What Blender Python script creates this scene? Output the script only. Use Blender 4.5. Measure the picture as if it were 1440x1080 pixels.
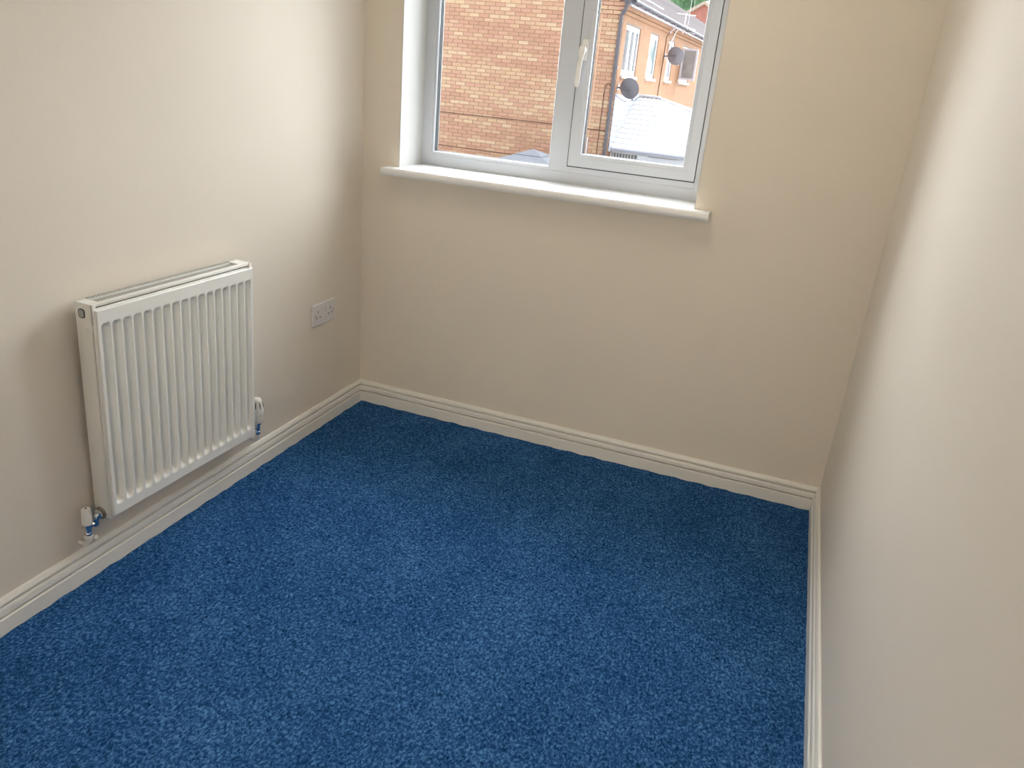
import bpy, bmesh, math, random
from mathutils import Vector, Matrix
random.seed(7)
for o in list(bpy.data.objects): bpy.data.objects.remove(o)
S = bpy.context.scene
COL = S.collection

# ------------------------------------------------------------------ camera
def look_matrix(yaw, pitch, roll):
    cy, sy = math.cos(yaw), math.sin(yaw); cp, sp = math.cos(pitch), math.sin(pitch)
    f = Vector((-sy*cp, cy*cp, -sp)); r = Vector((cy, sy, 0)); d = f.cross(r)
    cr, sr = math.cos(roll), math.sin(roll)
    r2 = cr*r + sr*d; d2 = -sr*r + cr*d
    return Matrix((r2, -d2, -f)).transposed()
cam_data = bpy.data.cameras.new('camera'); cam = bpy.data.objects.new('camera', cam_data); COL.objects.link(cam)
cam_data.sensor_fit = 'HORIZONTAL'; cam_data.sensor_width = 36.0
cam_data.lens = 36.0*1075.344/1440; cam_data.clip_start = 0.02; cam_data.clip_end = 400
cam_data.shift_x = -9.508/1440; cam_data.shift_y = -21.9/1440
cam.matrix_world = Matrix.Translation((1.6183, -2.6938, 1.3972)) @ look_matrix(0.32092, 0.36963, -0.09409).to_4x4()
S.camera = cam

# ------------------------------------------------------------------ light and exposure
S.view_settings.view_transform = 'Standard'; S.view_settings.look = 'None'
S.view_settings.gamma = 1.0; S.view_settings.use_curve_mapping = False
S.view_settings.exposure = 0.0
SKY = 1.9
world = bpy.data.worlds.new('overcast_sky'); S.world = world; world.use_nodes = True
wn = world.node_tree.nodes; wl = world.node_tree.links
bg = wn['Background']; bg.inputs['Color'].default_value = (0.88, 0.93, 1.0, 1); bg.inputs['Strength'].default_value = SKY
# hazy sun behind the neighbouring roofs, spread by thin cloud
sun_d = bpy.data.lights.new('hazy_sun', 'SUN'); sun_d.energy = 28.5; sun_d.angle = math.radians(100); sun_d.color = (0.96, 0.975, 1.0)
sun = bpy.data.objects.new('hazy_sun', sun_d); COL.objects.link(sun)
sun.rotation_euler = Vector((0.2, -0.8, -0.6)).to_track_quat('-Z', 'Y').to_euler()
# unseen warm fill, added on the landing to brighten the room
lamp_d = bpy.data.lights.new('rear_fill_light', 'AREA'); lamp_d.shape = 'RECTANGLE'; lamp_d.size = 1.1; lamp_d.size_y = 1.4; lamp_d.energy = 52; lamp_d.color = (1.0, 0.92, 0.80)
lamp = bpy.data.objects.new('rear_fill_light', lamp_d); COL.objects.link(lamp); lamp.location = (1.1, -4.02, 1.20); lamp.rotation_euler = (math.pi/2, 0, math.pi)
# warm fill light added out of view under the ceiling
room_d = bpy.data.lights.new('ceiling_fill_light', 'AREA'); room_d.shape = 'DISK'; room_d.size = 0.45; room_d.energy = 4.8; room_d.color = (1.0, 0.88, 0.72)
room = bpy.data.objects.new('ceiling_fill_light', room_d); COL.objects.link(room); room.location = (1.05, -0.70, 2.28)

# ------------------------------------------------------------------ materials
def srgb(r, g, b):
    f = lambda c: (c/255/12.92) if c/255 <= 0.04045 else ((c/255+0.055)/1.055)**2.4
    return (f(r), f(g), f(b), 1)
OUT = 0.8
def srgbo(r, g, b):
    return tuple(c*OUT for c in srgb(r, g, b)[:3])+(1,)
def mat(name, col, rough=0.6, metal=0.0, noise=0.0, nscale=30, bump=0.0, bscale=200, spec=0.5):
    m = bpy.data.materials.new(name); m.use_nodes = True
    nt = m.node_tree; n = nt.nodes; l = nt.links; p = n['Principled BSDF']
    p.inputs['Base Color'].default_value = col; p.inputs['Roughness'].default_value = rough
    p.inputs['Metallic'].default_value = metal; p.inputs['Specular IOR Level'].default_value = spec
    tc = n.new('ShaderNodeTexCoord')
    if noise > 0:
        t = n.new('ShaderNodeTexNoise'); t.inputs['Scale'].default_value = nscale; t.inputs['Detail'].default_value = 4
        l.new(tc.outputs['Object'], t.inputs['Vector'])
        r = n.new('ShaderNodeValToRGB')
        r.color_ramp.elements[0].position = 0.3; r.color_ramp.elements[1].position = 0.7
        r.color_ramp.elements[0].color = tuple(c*(1-noise) for c in col[:3])+(1,)
        r.color_ramp.elements[1].color = tuple(min(1, c*(1+noise)) for c in col[:3])+(1,)
        l.new(t.outputs['Fac'], r.inputs['Fac']); l.new(r.outputs['Color'], p.inputs['Base Color'])
    if bump > 0:
        t2 = n.new('ShaderNodeTexNoise'); t2.inputs['Scale'].default_value = bscale; t2.inputs['Detail'].default_value = 3
        l.new(tc.outputs['Object'], t2.inputs['Vector'])
        b = n.new('ShaderNodeBump'); b.inputs['Strength'].default_value = bump; b.inputs['Distance'].default_value = 0.002
        l.new(t2.outputs['Fac'], b.inputs['Height']); l.new(b.outputs['Normal'], p.inputs['Normal'])
    return m
M = {}
M['paint'] = mat('cream_wall_paint', (0.81, 0.745, 0.65, 1), 0.5, noise=0.012, nscale=3, bump=0.12, bscale=90, spec=0.35)
M['ceiling'] = mat('white_ceiling_paint', (0.85, 0.84, 0.80, 1), 0.8, noise=0.01, nscale=4)
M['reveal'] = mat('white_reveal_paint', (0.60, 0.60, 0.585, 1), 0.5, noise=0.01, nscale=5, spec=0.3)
M['gloss'] = mat('white_gloss_woodwork', (0.85, 0.835, 0.79, 1), 0.32, noise=0.01, nscale=8)
M['sill'] = mat('white_gloss_sill', (0.86, 0.87, 0.87, 1), 0.22, noise=0.01, nscale=8)
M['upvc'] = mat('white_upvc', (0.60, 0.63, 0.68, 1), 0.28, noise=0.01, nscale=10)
M['gasket'] = mat('dark_rubber_gasket', (0.05, 0.055, 0.06, 1), 0.6, noise=0.1, nscale=60)
M['spacer'] = mat('grey_glazing_spacer', (0.009, 0.011, 0.013, 1), 0.7, metal=0.0, noise=0.1, nscale=60)
M['handle'] = mat('white_handle_enamel', (0.82, 0.81, 0.79, 1), 0.3, noise=0.01, nscale=50)
M['rad'] = mat('white_radiator_enamel', (0.84, 0.835, 0.80, 1), 0.30, noise=0.01, nscale=20)
M['rad_in'] = mat('radiator_inner_fins', (0.55, 0.54, 0.50, 1), 0.6, noise=0.05, nscale=60)
M['chrome'] = mat('chrome', (0.75, 0.76, 0.78, 1), 0.10, metal=1.0, noise=0.03, nscale=60)
M['steel'] = mat('tarnished_steel', (0.35, 0.30, 0.26, 1), 0.35, metal=0.8, noise=0.3, nscale=150)
M['plastic'] = mat('white_valve_plastic', (0.84, 0.82, 0.77, 1), 0.35, noise=0.01, nscale=50)
M['black'] = mat('black_plastic', (0.03, 0.03, 0.03, 1), 0.5, noise=0.1, nscale=50)
M['badge'] = mat('grey_badge', (0.42, 0.42, 0.40, 1), 0.35, metal=0.3, noise=0.1, nscale=300)
M['badge_rim'] = mat('dark_badge_rim', (0.09, 0.08, 0.07, 1), 0.5, noise=0.1, nscale=300)
M['socket'] = mat('white_socket_plastic', (0.74, 0.73, 0.74, 1), 0.35, noise=0.01, nscale=50)
M['hole'] = mat('dark_socket_hole', (0.04, 0.03, 0.03, 1), 0.7, noise=0.1, nscale=50)
M['mortar'] = mat('pale_mortar', srgbo(205, 172, 148), 0.95, noise=0.10, nscale=14, bump=0.4, bscale=120)
M['brickB'] = None
M['tile'] = None
M['gutter'] = mat('dark_grey_gutter', srgbo(88, 88, 104), 0.45, noise=0.08, nscale=5)
M['pipe'] = mat('dark_grey_downpipe', srgbo(118, 113, 120), 0.45, noise=0.08, nscale=5)
M['fascia'] = mat('white_fascia_board', srgbo(225, 220, 228), 0.4, noise=0.03, nscale=4)
M['white_out'] = mat('white_outdoor_upvc', (0.72, 0.72, 0.75, 1), 0.4, noise=0.015, nscale=4)
M['shade_lilac'] = mat('shade_tinted_white_sheet', (0.42, 0.42, 0.49, 1), 0.4, noise=0.02, nscale=4)  # shade on the white boards put into the colour as darker lilac
M['dish'] = mat('grey_dish_paint', srgbo(140, 136, 144), 0.6, noise=0.05, nscale=12)
M['cable'] = mat('brown_cable', srgbo(120, 84, 66), 0.7, noise=0.1, nscale=20)
M['joint'] = mat('pale_sealant_joint', srgbo(250, 205, 170), 0.7, noise=0.03, nscale=20)
M['wcable'] = mat('white_cable', srgb(240, 238, 236), 0.5, noise=0.02, nscale=20)
M['alu'] = mat('aluminium', (0.85, 0.85, 0.87, 1), 0.4, metal=0.3, noise=0.03, nscale=20)
M['frost'] = mat('greenish_obscured_glass', srgbo(128, 152, 148), 0.3, noise=0.08, nscale=5)
M['wglass'] = mat('grey_window_glass', srgbo(165, 162, 160), 0.2, noise=0.25, nscale=3)
M['blind'] = mat('cream_blind_slat', srgbo(250, 246, 240), 0.7, noise=0.03, nscale=10)
M['bdark'] = mat('dark_room_behind', srgbo(170, 165, 165), 0.8, noise=0.05, nscale=3)
M['felt'] = mat('grey_roof_felt', srgbo(95, 98, 108), 0.75, noise=0.06, nscale=6, bump=0.3, bscale=80)
M['redbrick'] = mat('red_brick_far', srgbo(214, 146, 130), 0.9, noise=0.12, nscale=3)
M['verge'] = mat('pale_verge_board', srgbo(225, 205, 185), 0.6, noise=0.04, nscale=3)
M['leafA'] = mat('green_leaves', srgbo(130, 172, 128), 0.8, noise=0.35, nscale=2)
M['bark'] = mat('brown_bark', srgbo(95, 80, 65), 0.9, noise=0.2, nscale=5)
M['paving'] = mat('grey_paving', srgbo(150, 145, 140), 0.9, noise=0.12, nscale=2)
M['shedwall'] = mat('brown_boards', srgbo(120, 95, 75), 0.8, noise=0.15, nscale=4)
M['lintel'] = mat('dark_lintel_strip', srgbo(120, 105, 98), 0.7, noise=0.05, nscale=4)  # one dark tone for the strips above the side windows
M['carpet'] = None

def glass():
    m = bpy.data.materials.new('clear_window_glass'); m.use_nodes = True
    n = m.node_tree.nodes; l = m.node_tree.links; n.clear()
    out = n.new('ShaderNodeOutputMaterial'); t = n.new('ShaderNodeBsdfTransparent'); g = n.new('ShaderNodeBsdfGlossy')
    t.inputs['Color'].default_value = (0.97, 0.98, 0.98, 1); g.inputs['Roughness'].default_value = 0.02
    lw = n.new('ShaderNodeLayerWeight'); lw.inputs['Blend'].default_value = 0.5
    pw = n.new('ShaderNodeMath'); pw.operation = 'POWER'; pw.inputs[1].default_value = 5; l.new(lw.outputs['Facing'], pw.inputs[0])
    fr = n.new('ShaderNodeMath'); fr.operation = 'MULTIPLY_ADD'; fr.inputs[1].default_value = 0.6; fr.inputs[2].default_value = 0.025; l.new(pw.outputs[0], fr.inputs[0])
    mx = n.new('ShaderNodeMixShader')
    l.new(fr.outputs[0], mx.inputs[0]); l.new(t.outputs[0], mx.inputs[1]); l.new(g.outputs[0], mx.inputs[2]); l.new(mx.outputs[0], out.inputs['Surface'])
    return m
M['glass'] = glass()

def carpet():
    m = bpy.data.materials.new('blue_loop_carpet'); m.use_nodes = True
    n = m.node_tree.nodes; l = m.node_tree.links; p = n['Principled BSDF']
    tc = n.new('ShaderNodeTexCoord')
    mp = n.new('ShaderNodeMapping'); mp.inputs['Scale'].default_value = (1.0, 0.75, 1.0); l.new(tc.outputs['Object'], mp.inputs['Vector'])
    fine = n.new('ShaderNodeTexNoise'); fine.inputs['Scale'].default_value = 150; fine.inputs['Detail'].default_value = 3; fine.inputs['Roughness'].default_value = 0.65
    fine.inputs['Distortion'].default_value = 0.6
    mid = n.new('ShaderNodeTexNoise'); mid.inputs['Scale'].default_value = 34; mid.inputs['Detail'].default_value = 3
    big = n.new('ShaderNodeTexNoise'); big.inputs['Scale'].default_value = 5; big.inputs['Detail'].default_value = 2
    for t in (fine, mid, big): l.new(mp.outputs[0], t.inputs['Vector'])
    a = n.new('ShaderNodeMath'); a.operation = 'MULTIPLY_ADD'; a.inputs[1].default_value = 0.10; l.new(mid.outputs['Fac'], a.inputs[0])
    s = n.new('ShaderNodeMath'); s.operation = 'MULTIPLY'; s.inputs[1].default_value = 0.80; l.new(fine.outputs['Fac'], s.inputs[0]); l.new(s.outputs[0], a.inputs[2])
    b = n.new('ShaderNodeMath'); b.operation = 'MULTIPLY_ADD'; b.inputs[1].default_value = 0.10; l.new(big.outputs['Fac'], b.inputs[0]); l.new(a.outputs[0], b.inputs[2])
    r = n.new('ShaderNodeValToRGB'); e = r.color_ramp.elements
    e[0].position = 0.32; e[0].color = (0.001, 0.018, 0.070, 1)
    e[1].position = 0.68; e[1].color = (0.120, 0.300, 0.600, 1)
    e2 = r.color_ramp.elements.new(0.50); e2.color = (0.025, 0.092, 0.250, 1)
    l.new(b.outputs[0], r.inputs['Fac']); l.new(r.outputs['Color'], p.inputs['Base Color'])
    p.inputs['Roughness'].default_value = 1.0; p.inputs['Specular IOR Level'].default_value = 0.0
    p.inputs['Sheen Weight'].default_value = 0.0; p.inputs['Sheen Roughness'].default_value = 0.5
    bp = n.new('ShaderNodeBump'); bp.inputs['Strength'].default_value = 0.8; bp.inputs['Distance'].default_value = 0.004
    l.new(fine.outputs['Fac'], bp.inputs['Height']); l.new(bp.outputs[0], p.inputs['Normal'])
    return m
M['carpet'] = carpet()

def brick_mat(name, vec_axes, c1, c2, mortar, w, h):
    m = bpy.data.materials.new(name); m.use_nodes = True
    n = m.node_tree.nodes; l = m.node_tree.links; p = n['Principled BSDF']
    tc = n.new('ShaderNodeTexCoord'); sp = n.new('ShaderNodeSeparateXYZ'); cb = n.new('ShaderNodeCombineXYZ')
    l.new(tc.outputs['Object'], sp.inputs[0]); l.new(sp.outputs[vec_axes[0]], cb.inputs[0]); l.new(sp.outputs[vec_axes[1]], cb.inputs[1])
    b = n.new('ShaderNodeTexBrick'); b.inputs['Scale'].default_value = 1; b.inputs['Brick Width'].default_value = w; b.inputs['Row Height'].default_value = h
    b.inputs['Mortar Size'].default_value = 0.006; b.inputs['Color1'].default_value = c1; b.inputs['Color2'].default_value = c2; b.inputs['Mortar'].default_value = mortar
    l.new(cb.outputs[0], b.inputs['Vector']); l.new(b.outputs['Color'], p.inputs['Base Color'])
    p.inputs['Roughness'].default_value = 0.9
    return m
M['brickB'] = brick_mat('orange_brick_side', ('Y', 'Z'), srgbo(198, 147, 106), srgbo(182, 132, 93), srgbo(176, 138, 112), 0.225, 0.075)
M['tile'] = brick_mat('grey_brown_roof_tiles', ('Y', 'Z'), srgbo(150, 138, 138), srgbo(132, 122, 124), srgbo(105, 97, 100), 0.30, 0.16)
PAL = [tuple(c*0.8 for c in srgb(*q)[:3])+(1,) for q in ((236, 189, 154), (231, 180, 146), (227, 172, 142), (240, 196, 158), (222, 170, 138), (232, 177, 149), (219, 165, 135), (246, 208, 170))]
BR = [mat('tan_brick_%s' % w, c, 0.9, noise=0.08, nscale=25, bump=0.3, bscale=150) for c, w in zip(PAL, ('buff', 'sand', 'rose', 'straw', 'ochre', 'pink', 'umber', 'cream'))]

# ------------------------------------------------------------------ mesh helpers
class MB:
    def __init__(s): s.v = []; s.f = []; s.mi = []
    def add(s, vs, fs, mi=0):
        o = len(s.v); s.v += [tuple(v) for v in vs]; s.f += [tuple(i+o for i in f) for f in fs]; s.mi += [mi]*len(fs); return s
    def box(s, a, b, mi=0, bev=0.0):
        x0, y0, z0 = a; x1, y1, z1 = b
        if bev > 0:
            bm = bmesh.new(); bmesh.ops.create_cube(bm, size=1)
            for v in bm.verts: v.co = Vector(((x0+x1)/2+v.co.x*(x1-x0), (y0+y1)/2+v.co.y*(y1-y0), (z0+z1)/2+v.co.z*(z1-z0)))
            bmesh.ops.bevel(bm, geom=list(bm.edges)+list(bm.verts), offset=bev, segments=2, affect='EDGES', profile=0.5)
            s.bm(bm, mi); return s
        vs = [(x0,y0,z0),(x1,y0,z0),(x1,y1,z0),(x0,y1,z0),(x0,y0,z1),(x1,y0,z1),(x1,y1,z1),(x0,y1,z1)]
        return s.add(vs, [(0,3,2,1),(4,5,6,7),(0,1,5,4),(1,2,6,5),(2,3,7,6),(3,0,4,7)], mi)
    def bm(s, bm, mi=0):
        bm.verts.index_update(); s.add([v.co[:] for v in bm.verts], [[v.index for v in f.verts] for f in bm.faces], mi); bm.free()
    def prism(s, poly, fn, t0, t1, mi=0):
        """poly: list of 2D; fn(a,b,t)->3D"""
        n = len(poly); vs = [fn(a, b, t0) for a, b in poly]+[fn(a, b, t1) for a, b in poly]
        fs = [(i, (i+1) % n, (i+1) % n+n, i+n) for i in range(n)]+[tuple(range(n))[::-1], tuple(range(n, 2*n))]
        return s.add(vs, fs, mi)
    def tube(s, pts, r, seg=10, mi=0, caps=True):
        pts = [Vector(p) for p in pts]; rs = r if isinstance(r, (list, tuple)) else [r]*len(pts)
        rings = []; up = None
        for i, p in enumerate(pts):
            d = (pts[min(i+1, len(pts)-1)]-pts[max(i-1, 0)]).normalized()
            if up is None:
                up = Vector((0, 0, 1)) if abs(d.z) < 0.9 else Vector((1, 0, 0))
            a = (up-d*up.dot(d)).normalized(); up = a; b = d.cross(a)
            rings.append([p+(a*math.cos(t)+b*math.sin(t))*rs[i] for t in [2*math.pi*k/seg for k in range(seg)]])
        vs = [v for rg in rings for v in rg]; fs = []
        for i in range(len(pts)-1):
            for k in range(seg):
                fs.append((i*seg+k, i*seg+(k+1) % seg, (i+1)*seg+(k+1) % seg, (i+1)*seg+k))
        if caps: fs += [tuple(range(seg))[::-1], tuple(range((len(pts)-1)*seg, len(pts)*seg))]
        return s.add(vs, fs, mi)
    def lathe(s, prof, axis_o, axis_d, seg=20, mi=0):
        """prof: (r, h) along axis"""
        d = Vector(axis_d).normalized(); o = Vector(axis_o)
        a = d.orthogonal().normalized(); b = d.cross(a); vs = []; fs = []
        for r, h in prof:
            for k in range(seg):
                t = 2*math.pi*k/seg; vs.append(o+d*h+(a*math.cos(t)+b*math.sin(t))*max(r, 1e-5))
        for i in range(len(prof)-1):
            for k in range(seg): fs.append((i*seg+k, i*seg+(k+1) % seg, (i+1)*seg+(k+1) % seg, (i+1)*seg+k))
        fs += [tuple(range(seg))[::-1], tuple(range((len(prof)-1)*seg, len(prof)*seg))]
        return s.add(vs, fs, mi)
    def build(s, name, m, parent=None, smooth=False, recalc=True):
        me = bpy.data.meshes.new(name); me.from_pydata(s.v, [], s.f)
        ms = m if isinstance(m, (list, tuple)) else [m]
        for x in ms: me.materials.append(x)
        me.polygons.foreach_set('material_index', s.mi)
        if recalc:
            bm = bmesh.new(); bm.from_mesh(me); bmesh.ops.recalc_face_normals(bm, faces=bm.faces); bm.to_mesh(me); bm.free()
        if smooth:
            me.polygons.foreach_set('use_smooth', [True]*len(me.polygons)); 
            try: me.set_sharp_from_angle(angle=math.radians(40))
            except Exception: pass
        me.update()
        o = bpy.data.objects.new(name, me); COL.objects.link(o)
        if parent is not None: o.parent = parent
        return o
def thing(name, label, cat, loc=(0, 0, 0), group=None, rot=(0, 0, 0)):
    o = bpy.data.objects.new(name, None); COL.objects.link(o); o.location = loc; o.rotation_euler = rot
    o.empty_display_size = 0.1; o['label'] = label; o['category'] = cat
    if group: o['group'] = group
    return o
def tag(o, label, cat, group=None):
    o['label'] = label; o['category'] = cat
    if group: o['group'] = group
    return o
def struct(o, label=None):
    o['kind'] = 'structure'
    if label: o['label'] = label
    return o

# ================================================================== THE ROOM
W = 1.9105; CH = 2.36; RY = -3.05; TH = 0.28
WL, WR, ZS, ZT = 0.1591, 1.3012, 1.0113, 2.10      # window opening
# floor: carpet with a slightly uneven surface and edge
nx, ny = 170, 320; vs = []; fs = []
for j in range(ny+1):
    for i in range(nx+1):
        x = W*i/nx; y = RY+(0-RY)*j/ny
        h = 0.0012*math.sin(x*61+3*math.sin(y*23))+0.0010*math.sin(y*83+2*math.sin(x*37))+random.uniform(-0.0007, 0.0007)
        vs.append((x, y, h))
for j in range(ny):
    for i in range(nx): a = j*(nx+1)+i; fs.append((a, a+1, a+nx+2, a+nx+1))
b = MB().add(vs, fs); n0 = len(b.v)
b.box((0, RY, -0.10), (W, 0, -0.006))
struct(b.build('floor', M['carpet'], smooth=True), 'dark blue flecked loop carpet')
struct(MB().box((-0.2, RY-0.2, CH), (W+0.2, TH, CH+0.12)).build('ceiling', M['ceiling']))
struct(MB().box((-0.2, RY, -0.1), (0, 0, CH)).build('wall_left', M['paint']), 'cream painted wall behind the radiator')
struct(MB().box((W, RY, -0.1), (W+0.2, 0, CH)).build('wall_right', M['paint']), 'bare cream painted wall on the right')
DX0, DX1, DZ = 0.72, 1.52, 2.04   # unseen doorway and landing behind the camera, added to bring in the fill
b = MB(); b.box((-0.2, RY-0.12, -0.1), (DX0, RY, CH)); b.box((DX1, RY-0.12, -0.1), (W+0.2, RY, CH)); b.box((DX0, RY-0.12, DZ), (DX1, RY, CH)); b.box((DX0, RY-0.12, -0.1), (DX1, RY, -0.004))
struct(b.build('wall_rear', M['paint']))
LY = RY-0.12; b = MB(); b.box((-0.2, LY-1.2, -0.1), (-0.05, LY, CH)); b.box((W+0.05, LY-1.2, -0.1), (W+0.2, LY, CH)); b.box((-0.2, LY-1.3, -0.1), (W+0.2, LY-1.2, CH)); b.box((-0.2, LY-1.3, CH), (W+0.2, RY-0.2, CH+0.12))
struct(b.build('wall_added_landing', M['paint']))
struct(MB().box((-0.2, LY-1.3, -0.1), (W+0.2, LY, -0.004)).build('floor_added_landing', M['carpet']))
b = MB(); b.box((DX0, RY-0.12, 0), (DX0+0.03, RY+0.012, DZ)); b.box((DX1-0.03, RY-0.12, 0), (DX1, RY+0.012, DZ)); b.box((DX0, RY-0.12, DZ-0.03), (DX1, RY+0.012, DZ))
struct(b.build('trim_3', M['gloss']))
wb = MB()
wb.box((-0.2, 0, -0.1), (WL, TH, CH)); wb.box((WR, 0, -0.1), (W+0.2, TH, CH))
wb.box((WL, 0, -0.1), (WR, TH, ZS-0.025)); wb.box((WL, 0, ZT), (WR, TH, CH))
struct(wb.build('wall_back', M['paint']), 'cream painted wall under and around the window')
# plastered reveals as white painted lining of the opening
rv = MB()
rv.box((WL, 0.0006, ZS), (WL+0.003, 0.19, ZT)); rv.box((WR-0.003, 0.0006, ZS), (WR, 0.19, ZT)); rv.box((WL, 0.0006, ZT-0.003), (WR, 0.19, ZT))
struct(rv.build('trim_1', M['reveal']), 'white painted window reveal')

# skirting boards
PROF = [(0, 0), (.0185, 0), (.0185, .0455), (.0170, .0475), (.0150, .0480), (.0060, .0484), (.0060, .0524), (.0148, .0528), (.0155, .0550), (.0150, .066), (.0135, .0722), (.0120, .0730), (.0030, .0734), (.0030, .0782), (.0108, .0786), (.0110, .0830), (.0080, .0900), (.0055, .0940), (.0028, .0955), (0, .0955)]
def skirt(name, fn, t0, t1, label):
    b = MB(); n = len(PROF)
    vs = [fn(d, z, t0(d)) for d, z in PROF]+[fn(d, z, t1(d)) for d, z in PROF]
    fs = [(i, (i+1) % n, (i+1) % n+n, i+n) for i in range(n)]+[tuple(range(n))[::-1], tuple(range(n, 2*n))]
    b.add(vs, fs); return struct(b.build(name, M['gloss']), label)
ZB = -0.004
skirt('baseboard_left', lambda d, z, t: (d, t, z+ZB), lambda d: RY, lambda d: -d, 'white double-grooved skirting under the radiator')
skirt('baseboard_back', lambda d, z, t: (t, -d, z+ZB), lambda d: d, lambda d: W-d, 'white double-grooved skirting below the window')
skirt('baseboard_right', lambda d, z, t: (W-d, t, z+ZB), lambda d: RY, lambda d: -d, 'white double-grooved skirting along the bare right wall')

# window sill board
SF = -0.0585
sp = [(SF+0.004, ZS-0.028), (SF, ZS-0.022), (SF-0.001, ZS-0.014), (SF+0.001, ZS-0.005), (SF+0.006, ZS), (0.0, ZS)]
b = MB()
b.prism(sp+[(0.0, ZS-0.028)], lambda y, z, t: (t, y, z), 0.1135, 1.3560)
b.box((WL, 0.0, ZS-0.0245), (WR, 0.19, ZS))
o = b.build('trim_2', M['sill'], smooth=True); struct(o, 'white window sill board with rounded nose')

# ------------------------------------------------------------------ window
FY = 0.186
win = bpy.data.objects.new('window_1', None); COL.objects.link(win); win.location = ((WL+WR)/2, FY, ZS); struct(win, 'white uPVC window with a fixed light and an opening casement')
def W_(b, name, m, smooth=False):
    b.v = [(x-win.location.x, y-win.location.y, z-win.location.z) for x, y, z in b.v]
    return b.build(name, m, win, smooth)
def rect_ring(b, x0, x1, z0, z1, prof):
    """mitred frame: prof is a closed list of (inset, y)"""
    n = len(prof); c = []
    for (sx, sz, bx, bz) in ((1, 1, x0, z0), (-1, 1, x1, z0), (-1, -1, x1, z1), (1, -1, x0, z1)):
        c.append([(bx+sx*i, y, bz+sz*i) for i, y in prof])
    vs = [v for r in c for v in r]; fs = []
    for k in range(4):
        k2 = (k+1) % 4
        for i in range(n): fs.append((k*n+i, k*n+(i+1) % n, k2*n+(i+1) % n, k2*n+i))
    b.add(vs, fs)
X0, X1, Z0, Z1 = WL-0.004, WR+0.004, ZS-0.001, ZT+0.004
MX0, MX1 = 0.7135, 0.7755          # mullion
b = MB()
rect_ring(b, X0, X1, Z0, Z1, [(0, FY), (0.043, FY), (0.0445, FY+0.0015), (0.0445, FY+0.07), (0, FY+0.07)])
b.box((MX0, FY, Z0+0.0445), (MX1, FY+0.07, Z1-0.0445))
b.box((MX1, FY, Z0+0.044), (X1-0.044, FY+0.07, 1.0752))
W_(b, 'frame', M['upvc'])
# bead of the fixed light
fx0, fx1, fz0, fz1 = X0+0.0445, MX0, Z0+0.0445, Z1-0.0445
b = MB(); rect_ring(b, fx0, fx1, fz0, fz1, [(0, FY+0.002), (0.0105, FY+0.001), (0.0118, FY+0.003), (0.0135, FY+0.008), (0.0135, FY+0.0105), (0, FY+0.0105)])
W_(b, 'glazing_bead', M['upvc'])
def glazing(x0, x1, z0, z1, y):
    b = MB(); b.box((x0, y, z0), (x1, y+0.003, z1)); b.box((x0, y+0.025, z0), (x1, y+0.028, z1)); W_(b, 'glass_pane', M['glass'])
    b = MB(); rect_ring(b, x0-0.012, x1+0.012, z0-0.012, z1+0.012, [(0, y+0.0032), (0.0125, y+0.0032), (0.0125, y+0.0248), (0, y+0.0248)]); W_(b, 'glazing_spacer', M['spacer'])
    b = MB(); rect_ring(b, x0-0.02, x1+0.02, z0-0.02, z1+0.02, [(0, y+0.0285), (0.0206, y+0.0285), (0.0200, y+0.0315), (0, y+0.046)]); W_(b, 'outer_bead', M['upvc'])
glazing(fx0+0.0135, fx1-0.0135, fz0+0.0135, fz1-0.0135, FY+0.011)
# casement
sx0, sx1, sz0, sz1 = 0.7785, 1.2600, 1.0785, Z1-0.048
cs = MB()
rect_ring(cs, sx0, sx1, sz0, sz1, [(0.001, FY-0.0045), (0.002, FY-0.006), (0.034, FY-0.006), (0.0352, FY-0.0045), (0.037, FY-0.0042), (0.0465, FY-0.0035), (0.0480, FY-0.002), (0.0495, FY+0.003), (0.0495, FY+0.006), (0.0300, FY+0.0065), (0.0300, FY+0.062), (0.001, FY+0.062)])
casement = W_(cs, 'casement', M['upvc'])
b = MB(); rect_ring(b, MX1-0.0006, sx1+0.0035, sz0-0.0035, sz1+0.003, [(0, FY+0.0008), (0.0036, FY+0.0008), (0.0036, FY+0.006), (0, FY+0.006)])
W_(b, 'gasket', M['gasket'])
glazing(sx0+0.0495, sx1-0.0495, sz0+0.0495, sz1-0.0495, FY+0.007)
# espagnolette handle
hz = 1.487; hx = 0.8010; hy = FY-0.006
hb = MB(); hb.box((hx-0.0115, hy-0.011, hz-0.034), (hx+0.0115, hy, hz+0.038), bev=0.004)
hb.lathe([(0.010, 0), (0.0105, 0.010), (0.0105, 0.030), (0.008, 0.034)], (hx, hy-0.008, hz), (0, -1, 0), 16)
hb = W_(hb, 'handle', M['handle'], True)
lv = MB()
path = [(hx, hy-0.037, hz+0.012), (hx, hy-0.040, hz-0.004), (hx-0.001, hy-0.043, hz-0.030), (hx-0.003, hy-0.047, hz-0.060), (hx-0.004, hy-0.049, hz-0.090), (hx-0.005, hy-0.048, hz-0.112), (hx-0.005, hy-0.044, hz-0.126)]
wd = [0.011, 0.0125, 0.0085, 0.0085, 0.0095, 0.0095, 0.005]; dp = [0.005, 0.008, 0.006, 0.005, 0.005, 0.005, 0.003]
vs = []; fs = []; sg = 12
for (px, py, pz), w_, d_ in zip(path, wd, dp):
    for k in range(sg):
        t = 2*math.pi*k/sg; ct, st = math.cos(t), math.sin(t)
        q = lambda c, e: math.copysign(abs(c)**e, c)
        vs.append((px+w_*q(ct, .7), py+d_*q(st, .7), pz))
for i in range(len(path)-1):
    for k in range(sg): fs.append((i*sg+k, i*sg+(k+1) % sg, (i+1)*sg+(k+1) % sg, (i+1)*sg+k))
fs += [tuple(range(sg)), tuple(range((len(path)-1)*sg, len(path)*sg))]
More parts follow.
